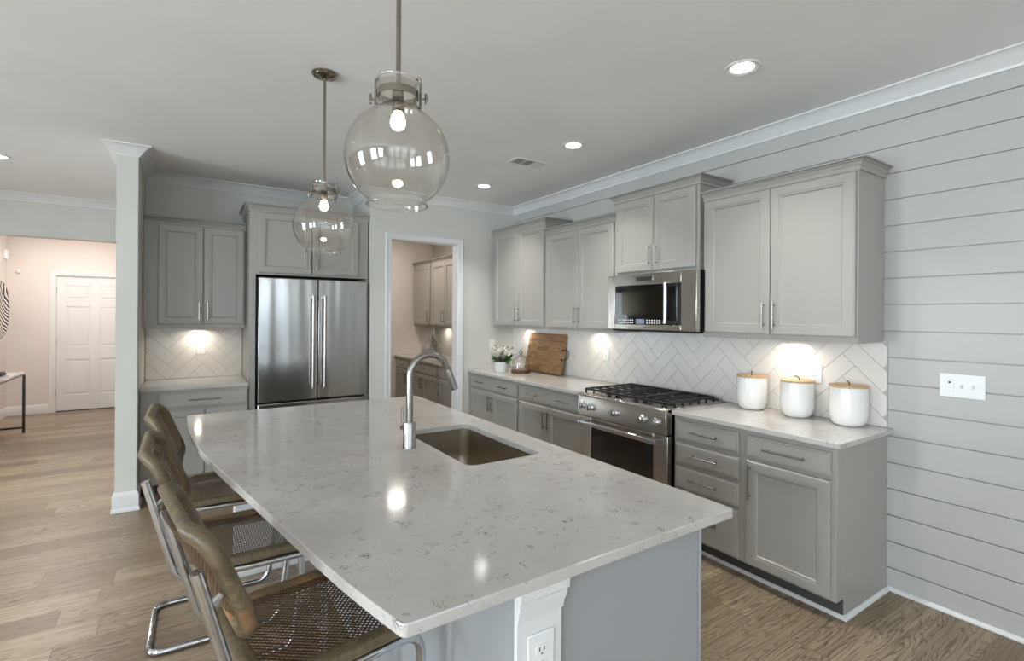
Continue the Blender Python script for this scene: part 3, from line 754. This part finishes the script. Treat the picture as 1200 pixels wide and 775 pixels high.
# ------------------------------------------------------------------ stools
def stool():
    t = thing('counter_stool', 'x', 'stool')
    hw = .222
    side = lambda s_: [(-.342, s_*hw, .985), (-.250, s_*hw, .628), (.215, s_*hw, .628), (.225, s_*hw, .30), (.185, s_*hw, .0145), (-.345, s_*hw, .0145)]
    A = side(1); B = side(-1)
    full = A + list(reversed(B))
    pts = fillet(full, [0, .07, .06, .3, .06, .06, .06, .06, .3, .06, .07, 0], 7)
    fr = MB().tube(pts, .0138, 16).build('tube_frame', M['chrome'], t, ang=60)
    MB().cyl((.226, -hw, .27), (.226, hw, .27), .010, 12).build('footrest', M['chrome'], t)
    # seat: wooden ring with woven cane
    o = rrect(-.235, .235, -.235, .235, .070, 8); i_ = rrect(-.185, .185, -.187, .187, .045, 8); n = len(o)
    ztop = lambda x: .672 + .010*max(0, (x/.235))**2
    levels = []
    def mixp(k): return [(a[0]+(b[0]-a[0])*k, a[1]+(b[1]-a[1])*k) for a, b in zip(o, i_)]
    vs = []; ringz = [(0, .643), (0, .664), (.12, .671), (.85, .671), (1, .665), (1, .643)]
    for k, z in ringz: vs += [(x, y, z+(.008*(x/.235)**2 if x > 0 else 0)) for x, y in mixp(k)]
    L = len(ringz); fs = [(a*n+j, a*n+(j+1) % n, ((a+1) % L)*n+(j+1) % n, ((a+1) % L)*n+j) for a in range(L) for j in range(n)]
    s_ = MB().add(vs, fs).build('seat', M['chairwood'], t, ang=50)
    c = MB().grid(lambda a, b: (-.188+.376*a, -.190+.380*b, .667), 14, 14)
    uv = [(p[0], p[1]) for p in c.v]; c.build('seat_cane', M['cane'], s_, uvs=uv)
    # back: bowed wooden frame with woven cane, leaning back
    def surf(a, b):      # a: across -1..1, b: 0..1 up
        y = .235*a; lean = .345*b; x = -.242-.100*b - .068*(1-a*a)*(.8+.2*b) - .022*b*b + .040 - .010*a*a*(1-b)
        return Vector((x, y, .785+.290*b))
    def S(p):
        return surf(p[0]/.235, (p[1]-.785)/.290)
    P = rrect(-.235, .235, .785, 1.075, .065, 7); q = []; n = len(P)
    ins = rrect(-.197, .197, .823, 1.037, .035, 7)
    vs = []
    def nrm(p):
        e = .01; a = S((p[0]+e, p[1]))-S((p[0]-e, p[1])); b = S((p[0], p[1]+e))-S((p[0], p[1]-e)); return a.cross(b).normalized()
    for k, d in ((0, -.010), (-.0, .006), (.2, .016), (.75, .016), (1, .008), (1, -.010), (.8, -.016), (.2, -.016)):
        for a, b in zip(P, ins):
            p = (a[0]+(b[0]-a[0])*k, a[1]+(b[1]-a[1])*k); vs.append(S(p)+nrm(p)*d)
    L = 8; fs = [(a*n+j, a*n+(j+1) % n, ((a+1) % L)*n+(j+1) % n, ((a+1) % L)*n+j) for a in range(L) for j in range(n)]
    b_ = MB().add(vs, fs).build('backrest', M['chairwood'], t, ang=60)
    def cg(a, b): p = (-.20+.40*a, .820+.220*b); return S(p)
    c = MB().grid(cg, 16, 10); uv = [(-.193+.386*(k % 16)/15, .22*(k//16)/9) for k in range(160)]
    c.build('back_cane', M['cane'], b_, uvs=uv)
    for sy in (-1, 1): MB().cyl((-.318, sy*hw, .90), (-.292, sy*hw*.97, .915), .008, 10).build('back_screw', M['chrome'], fr)
    return t
s0 = stool(); GS = 'cane and chrome counter stools along the island'
spots = [(-3.018, 1.53, .15, 'nearest cane and chrome stool with its seat tucked under the island corner'),
         (-3.11, 2.245, .0, 'middle cane and chrome stool of the three along the island'),
         (-3.13, 2.945, -.02, 'farthest cane and chrome stool, nearest the wing wall end')]
for k, (x, y, rz, lb) in enumerate(spots):
    s = s0 if k == 0 else copy_tree(s0)
    s.location = (x, y, 0); s.rotation_euler = (0, 0, rz); tag(s, lb, 'stool', GS)

# ------------------------------------------------------------------ pendants
def pendant(loc, label):
    t = thing('pendant_light', label, 'pendant light', (loc[0], loc[1], H), 0, 'glass globe pendants above the island')
    zc = 2.014-H; k_ = .9; R_ = .155; th = .002
    MB().lathe([(.001, 0), (.066, 0), (.068, -.006), (.060, -.012), (.058, -.016), (.030, -.022), (.012, -.030), (.001, -.030)], n=32).build('canopy', M['polished_nickel'], t)
    MB().cyl((0, 0, -.02), (0, 0, zc+.222), .0075, 12).build('rod', M['polished_nickel'], t)
    # hour-glass shade: straight neck with lip, sphere, open bottom with rim
    q_ = lambda L: [(r_*k_, zc+z*k_) for r_, z in L]
    out = q_([(.066, .258), (.064, .250), (.063, .20), (.066, .175), (.075, .163)])
    a0 = math.asin(.076/R_); a1 = PI-math.asin(.086/R_)
    out += [(R_*math.sin(a0+(a1-a0)*k/22), zc+R_*math.cos(a0+(a1-a0)*k/22)) for k in range(23)]
    out += q_([(.097, -.150), (.100, -.160)])
    inn = [(q-th, z) for q, z in reversed(out)]
    sh = MB().lathe(out+inn, n=56, closed=True).build('glass_globe', M['glass'], t, ang=60)
    for nm, rr_, zz_ in (('glass_rim', .090, -.144), ('neck_lip', .0595, .233)):
        MB().lathe([(rr_-.0035*math.cos(a), zc+zz_+.0035*math.sin(a)) for a in [2*PI*k/10 for k in range(10)]], n=56, closed=True).build(nm, M['glass'], sh)
    # metal band, clips and thumb screws
    zb = zc+.190
    MB().lathe([(.059, zb-.010), (.0615, zb-.010), (.0615, zb+.010), (.059, zb+.010)], n=40, closed=True).build('band', M['polished_nickel'], t)
    for sgn in (-1, 1):
        a = -YAW + (0 if sgn > 0 else PI); ux, uy = math.cos(a), math.sin(a)
        def P(rad, z): return (ux*rad, uy*rad, z)
        c = MB().tube([P(.067, zb-.042), P(.068, zb-.02), P(.068, zb+.030), P(.066, zb+.046), P(.057, zb+.050)], .0058, 8, ry=.004)
        c.cyl(P(.066, zb-.012), P(.086, zb-.012), .0035, 8); c.tube([P(.083, zb-.027), P(.085, zb-.012), P(.083, zb+.003)], [.005, .008, .005], 10, ry=[.003, .0045, .003])
        c.build('clip', M['polished_nickel'], t, ang=50)
    MB().lathe([(.0565, zb+.034), (.001, zb+.037), (.001, zb+.033), (.0565, zb+.030)], n=32).build('glass_lid', M['glass'], t)
    MB().lathe([(.001, zb+.036), (.015, zb+.03), (.018, zb-.01), (.018, zb-.046), (.013, zb-.052), (.001, zb-.052)], n=24).build('socket', M['polished_nickel'], t)
    bz = zc+.110
    MB().lathe([(q*.74, bz+z*.78) for q, z in ((.001, .052), (.013, .050), (.014, .036), (.022, .020), (.030, .002), (.0305, -.008), (.026, -.022), (.015, -.032), (.001, -.036))], n=24).build('bulb', M['bulb'], t)
pendant((-2.812, 1.447), 'nearer glass globe pendant, larger in view, over the near half of the island')
pendant((-2.725, 2.80), 'far glass globe pendant hanging in front of the refrigerator cabinet')

# ------------------------------------------------------------------ recessed lights and vent
def can_light(x, y, label, power=10):
    t = thing('recessed_light', label, 'recessed light', (x, y, H), 0, 'round recessed ceiling lights')
    MB().lathe([(.056, -.001), (.088, -.0005), (.090, -.003), (.086, -.008), (.062, -.006), (.056, -.002)], n=36, closed=True).build('trim_ring', M['trim'], t)
    MB().lathe([(.001, -.004), (.050, -.004), (.057, -.001)], n=32).build('lens', M['lamp'], t, recalc=False)
    disk('downlight', (0, 0, -.02), .10, power, NEUT, 1.75, t)
    return t
CL = [(-.936, 1.507, 'largest recessed ceiling light, above the end base cabinet'), (-.889, 2.908, 'recessed ceiling light beside the ceiling vent, middle of the row'),
      (-.849, 4.335, 'recessed ceiling light nearest the pantry wall corner'), (-4.66, 5.82, 'recessed ceiling light at the left photo edge, before the header beam')]
for x, y, lb in CL: can_light(x, y, lb, 5 if x > -2 else 9)
for x, y in ((-4.7, 2.8), (-4.7, -.5), (-2.4, -2.0), (-6.8, -.5)): can_light(x, y, 'added recessed light in the living room ceiling, out of view', 10)  # unseen ceiling lights added to light the room from outside the view
disk('added foyer light', (-4.8, 9.0, H-.03), .5, 24, (1, .92, .87))  # unseen source without a fixture, added for the foyer's warm brightness
disk('pantry lamp light', (-1.0, 6.4, H-.03), .35, 11, (1, .90, .80))
t = thing('ceiling_vent', 'white rectangular ceiling vent with dark louvre openings', 'vent', (-.935, 3.455, H))
MB().sweep(rrect(-.155, .155, -.085, .085, .004, 1), [(-.028, -.001), (0, -.001), (0, -.004), (-.006, -.008), (-.028, -.006)], closed=True).build('frame', M['trim'], t)
MB().box(-.13, .13, -.06, .06, -.003, -.001).build('duct_opening', M['slot'], t)
mb = MB()
for k in range(7):
    x = .052+k*.012; mb.prism([(x-.004, -.003), (x-.003, -.003), (x+.008, -.009), (x+.007, -.009)], -.06, .06, lambda a, b, c: (a, c, b))
for k in range(15):
    x = -.125+k*.0115; mb.prism([(x, -.003), (x+.0012, -.003), (x-.0025, -.009), (x-.0037, -.009)], -.06, .06, lambda a, b, c: (a, c, b))
mb.box(-.052, -.042, -.06, .06, -.009, -.002)
mb.build('louvre', M['trim'], t)

# ------------------------------------------------------------------ under cabinet lights (pucks under the wall cabinets)
for (x, y, z, p) in ((-.11, 1.70, 1.385, .85), (-.10, 3.515, 1.385, .65), (-.10, 4.70, 1.385, .55), (-3.24, YF-.11, 1.390, .9), (-.11, 6.85, 1.36, .9)):
    disk('under cabinet puck light', (x, y, z), .05, p, (1, .90, .76), 2.9)

# ------------------------------------------------------------------ switch plates and outlets
def plate(name, label, cat, loc, rz, w, h, kind, group=None):
    t = thing(name, label, cat, loc, rz, group)    # faces local -y
    MB().box(-w/2, w/2, -.006, .0, -h/2, h/2).build('face_plate', M['plastic'], t, bevel=.003)
    if kind == 'duplex':
        for z in (.020, -.020):
            o = MB().prism(rrect(-.0165, .0165, z-.014, z+.014, .010, 4), -.0085, -.005, lambda a, b, c: (a, c, b)).build('receptacle', M['plastic'], t)
            s = MB().box(-.008, -.0055, -.0092, -.008, z-.001, z+.008).box(.0055, .008, -.0092, -.008, z-.001, z+.008).box(-.002, .002, -.0092, -.008, z-.010, z-.006)
            s.build('slot', M['slot'], o)
    elif kind == 'switches':
        for k, x in enumerate((-.047, 0, .047)):
            if k == 0:
                o = MB().box(x-.016, x+.016, -.0085, -.005, -.033, .033).build('dimmer', M['plastic'], t, bevel=.001)
                MB().box(x-.006, x+.004, -.0095, -.008, .012, .021).build('dimmer_slide', M['slot'], o)
            else:
                MB().prism([(-.006, -.012), (-.006, .012), (-.019, .009), (-.015, -.002)], x-.005, x+.005, lambda a, b, c: (c, a, b)).build('toggle', M['plastic'], t, bevel=.001)
    return t
OG = 'white duplex outlets'
plate('outlet', 'white duplex outlet on the tile between the second and third canisters', 'outlet', (-.010, 1.575, 1.185), RZ, .074, .118, 'duplex', OG)
plate('outlet', 'white duplex outlet on the tile left of the range', 'outlet', (-.010, 3.447, 1.175), RZ, .074, .118, 'duplex', OG)
plate('outlet', 'white duplex outlet on the tile left of the refrigerator', 'outlet', (-3.219, YF-.010, 1.20), 0, .074, .118, 'duplex', OG)
plate('outlet', 'white duplex outlet on the pantry wall behind the flowers', 'outlet', (-.30, YP, 1.19), 0, .074, .118, 'duplex', OG)
plate('outlet', 'white outlet on the white pilaster of the island', 'outlet', (-2.612, IY0-.014, .703), 0, .080, .125, 'duplex', OG)
plate('outlet', 'white outlet low on the left foyer wall beyond the console table', 'outlet', (XD, 9.9, .42), PI/2, .074, .118, 'duplex', OG)
plate('outlet', 'white outlet on the wall inside the pantry above its counter', 'outlet', (0, 6.62, 1.17), RZ, .074, .118, 'duplex', OG)
plate('light_switch', 'white three-gang switch plate on the shiplap wall', 'switch plate', (0, .868, 1.190), RZ, .182, .122, 'switches')

# ------------------------------------------------------------------ counter objects
def canister(x, y, label, a, s_=1.0):
    t = thing('canister', label, 'canister', (x, y, .914), a, 'white lidded canisters on the short counter')
    R_ = .096*s_; h = .218*s_
    prof = [(.001, 0), (R_*.62, 0), (R_*.80, .010), (R_*.92, .030), (R_*.99, .065), (R_, .10), (R_*.985, h-.01), (R_*.965, h), (R_*.93, h), (R_*.95, .10), (R_*.85, .03), (.001, .012)]
    MB().lathe(prof, n=44).build('jar', M['ceramic'], t, ang=50)
    l = MB().lathe([(.001, h-.004), (R_*.90, h-.004), (R_*.90, h+.001), (R_*1.0, h+.001), (R_*1.01, h+.006), (R_*1.0, h+.012), (.001, h+.012)], n=44).build('lid', M['lidwood'], t)
    pts = [(-.016, 0, h+.010), (-.019, 0, h+.022), (-.008, .004, h+.034), (.014, .004, h+.036), (.026, 0, h+.030)]
    MB().tube(fillet(pts, .008, 3), .0028, 8).build('loop_pull', M['twig'], l)
canister(-.115, 1.935, 'white lidded canister nearest the range', .4)
canister(-.115, 1.635, 'middle white lidded canister, left of the outlet', 1.1)
canister(-.115, 1.345, 'white lidded canister at the open end of the counter', .7, 1.02)

# cutting board leaning on the tile, with an iron handle
t = thing('cutting_board', 'large weathered wooden board leaning on the tile', 'cutting board', (-.105, 4.335, .914), RZ)
# board face in local: x across, z up, leaning back (+y)
ln = .20
def lean(x, y, z): return (x, y*math.cos(ln)+z*math.sin(ln), -y*math.sin(ln)+z*math.cos(ln))
mb = MB().box(-.253, .253, -.016, .016, .002, .428).box(-.32, -.2555, -.017, .017, 0, .43).box(.2555, .32, -.017, .017, 0, .43).box(-.26, .26, -.012, .012, .004, .42); mb.v = [lean(*p) for p in mb.v]; mb.v = [(x, y, z+.004) for x, y, z in mb.v]
mb.build('board', M['boardwood'], t, bevel=.004)
for sx in (1,):
    pts = [(sx*.315, -.018, .255), (sx*.365, -.030, .275), (sx*.425, -.030, .250), (sx*.430, -.030, .215), (sx*.425, -.030, .185), (sx*.345, -.020, .160), (sx*.315, -.018, .172)]
    mb = MB().tube(fillet(pts, .015, 3), .005, 8)
    for z in (.262, .165): mb.sphere((sx*.312, -.020, z), .012, 10)
    mb.v = [lean(*p) for p in mb.v]; mb.build('iron_handle', M['iron'], t)
# glass cloche
t = thing('cloche', 'glass dome cloche on a dark wooden base', 'cloche', (-.30, 4.46, .914))
MB().lathe([(.001, 0), (.098, 0), (.104, .006), (.106, .030), (.102, .036), (.001, .036)], n=36).build('wooden_base', M['baseview'], t)
R_ = .094; out = [(R_, .037), (R_, .10)] + [(R_*math.cos(a), .10+.095*math.sin(a)) for a in [PI/2*k/10 for k in range(1, 11)]]
out[-1] = (.002, .195)
MB().lathe(out + [(max(.001, q-.003), z-.003) for q, z in reversed(out)], n=40).build('glass_dome', M['glass'], t, ang=60)
MB().tube([(.0, .022*math.cos(a), .222+.022*math.sin(a)) for a in [2*PI*k/20 for k in range(20)]], .004, 8, closed=True).cyl((0, 0, .194), (0, 0, .202), .009, 12).build('ring_knob', M['iron'], t)
# flowers in a white pot
random.seed(4)
t = thing('flower_pot', 'small white pot with white blooms and green leaves', 'plant', (-.42, 4.66, .914)); t.scale = (1.2, 1.2, 1.15)
MB().lathe([(.001, 0), (.058, 0), (.066, .02), (.078, .085), (.080, .10), (.075, .10), (.070, .085), (.001, .06)], n=32).build('pot', M['ceramic'], t)
def petal(mb, c, d, L, wd_):
    d = Vector(d).normalized(); s_ = d.cross(Vector((random.uniform(-1, 1), random.uniform(-1, 1), 1))).normalized(); u_ = s_.cross(d)
    P = [Vector(c), Vector(c)+d*L*.35+s_*wd_, Vector(c)+d*L*.35-s_*wd_, Vector(c)+d*L*.8+s_*wd_*.8+u_*L*.15, Vector(c)+d*L*.8-s_*wd_*.8+u_*L*.15, Vector(c)+d*L+u_*L*.3]
    Q = [p+u_*.0012 for p in P]
    mb.add(P+Q, [(0, 1, 2), (1, 3, 4, 2), (3, 5, 4), (6, 8, 7), (7, 8, 10, 9), (9, 10, 11), (0, 6, 7, 1), (1, 7, 9, 3), (3, 9, 11, 5), (5, 11, 10, 4), (4, 10, 8, 2), (2, 8, 6, 0)])
blooms = [(-.045, .01, .150), (.030, -.03, .165), (.0, .04, .185), (-.06, -.04, .175), (.055, .03, .150), (.01, -.01, .20), (.085, -.045, .165)]
for c in blooms:
    mb = MB()
    for k in range(16):
        th_, ph = random.uniform(0, 2*PI), random.uniform(-.3, 1.3); petal(mb, c, (math.cos(th_)*math.cos(ph), math.sin(th_)*math.cos(ph), math.sin(ph)), .042, .015)
    mb.build('bloom', M['petal'], t, ang=60)
mb = MB()
for k in range(34):
    th_ = random.uniform(0, 2*PI); ph = random.uniform(-.5, .7); petal(mb, (.03*math.cos(th_), .03*math.sin(th_), .11), (math.cos(th_)*math.cos(ph), math.sin(th_)*math.cos(ph), math.sin(ph)), random.uniform(.06, .10), .016)
mb.build('leaves', M['sage'], t, ang=60)
mb = MB()
for k in range(5):
    th_ = k*1.3+.4; e = (.10*math.cos(th_), .10*math.sin(th_), .23+.02*(k % 2)); mb.tube(fillet([(0, 0, .06), (.05*math.cos(th_), .05*math.sin(th_), .20), e], .05, 4), .002, 6)
    mb.sphere(e, .007, 8)
mb.build('twigs', M['twig'], t)

# ------------------------------------------------------------------ pantry cabinets
PG = 'grey cabinets inside the pantry'
cabinet('wall_cabinet', 'single-door grey wall cabinet at the back of the pantry', 'cabinet', rloc(7.42), RZ, .665, 1.375, 2.285, .33, [(.03, .64, 1.39, 2.275, ('R', 'b'))], crown='f', group=PG)
cabinet('wall_cabinet', 'two-door grey wall cabinet seen through the pantry doorway', 'cabinet', rloc(6.74), RZ, .93, 1.375, 2.285, .33, [(.03, .46, 1.39, 2.275, ('R', 'b')), (.465, .90, 1.39, 2.275, ('L', 'b'))], crown='f', group=PG)
cabinet('base_cabinet', 'one-door grey base cabinet at the back of the pantry', 'cabinet', rloc(7.44), RZ, .56, 0, .883, .60, [(.03, .53, .113, .712, ('R', 't'))], [(.03, .53, .733, .86, [(.28, .16)])], group=PG, toe=True)
cabinet('base_cabinet', 'two-door grey base cabinet in the middle of the pantry', 'cabinet', rloc(6.87), RZ, .97, 0, .883, .60, [(.03, .48, .113, .712, ('R', 't')), (.485, .94, .113, .712, ('L', 't'))], [(.03, .94, .733, .86, [(.49, .2)])], group=PG, toe=True)
cabinet('base_cabinet', 'grey base cabinet just inside the pantry doorway on the right', 'cabinet', rloc(5.89), RZ, .69, 0, .883, .60, [(.03, .66, .113, .712, ('L', 't'))], [(.03, .66, .733, .86, [(.35, .18)])], group=PG, toe=True)
counter(-.632, 0, YP+.125, 7.455, 'white quartz counter inside the pantry')
t = thing('glass_bottle', 'large bell-shaped clear glass bottle on the pantry counter', 'bottle', (-.27, 6.86, .914))
pr = [(.001, .004), (.13, .004), (.155, .02), (.16, .06), (.150, .13), (.115, .20), (.065, .26), (.045, .31), (.042, .40), (.050, .43), (.052, .45)]
MB().lathe(pr+[(max(.001, q-.004), z+.001) for q, z in reversed(pr)], n=40).build('bottle_body', M['thickglass'], t, ang=60)
t = thing('jar', 'small black jar at the right edge of the pantry doorway', 'jar', (-.45, 5.68, .914))
MB().lathe([(.001, 0), (.033, 0), (.035, .01), (.035, .085), (.030, .095), (.030, .11), (.001, .11)], n=24).build('jar_body', M['black'], t)

# ------------------------------------------------------------------ foyer things
t = thing('console_table', 'white marble console table on thin black metal legs', 'table', (-5.30, 8.30, 0))
MB().prism(rrect(-.25, .262, -1.12, .42, .09, 8), .755, .775, lambda a, b, c: (a, b, c)).build('tabletop', M['marble'], t, bevel=.002)
mb = MB()
for y in (-1.10, .385):
    mb.box(-.24, .25, y-.012, y+.012, .735, .756); mb.box(-.22, .228, y-.012, y+.012, .055, .079)
for x in (-.24, .226): mb.box(x, x+.024, -1.10, .385, .735, .756)
mb.build('frame', M['black'], t)
for x in (-.24, .228):
    for y in (-1.10, .385): MB().box(x, x+.026, y-.013, y+.013, 0, .737).build('leg', M['black'], t)
tag(MB().box(-5.42, -5.16, 8.18, 8.42, .776, .79).box(-5.41, -5.17, 8.19, 8.41, .79, .812).build('book', M['slot'], bevel=.002), 'dark book lying on the marble console table', 'book')
t = thing('wall_basket', 'round black and white striped basket hung on the foyer wall', 'wall decoration', (XD, 9.55, 1.56))
MB().lathe([(.001, .035), (.20, .038), (.34, .055), (.40, .085), (.41, .08), (.35, .045), (.20, .022), (.001, .018)], n=48, axis='x').build('woven_bowl', M['zebra'], t, ang=60)
t = thing('door_chime', 'white door chime box high on the foyer wall', 'door chime', (XD, 10.08, 2.37))
MB().box(0, .04, -.04, .04, -.065, .065).build('cover', M['plastic'], t, bevel=.008)
t = thing('wall_sensor', 'small round white sensor on the foyer wall near the front door', 'sensor', (-5.42, YD, 2.14))
MB().lathe([(.001, -.035), (.020, -.033), (.030, -.024), (.034, -.004), (.034, 0)], n=28, axis='y').build('housing', M['plastic'], t)
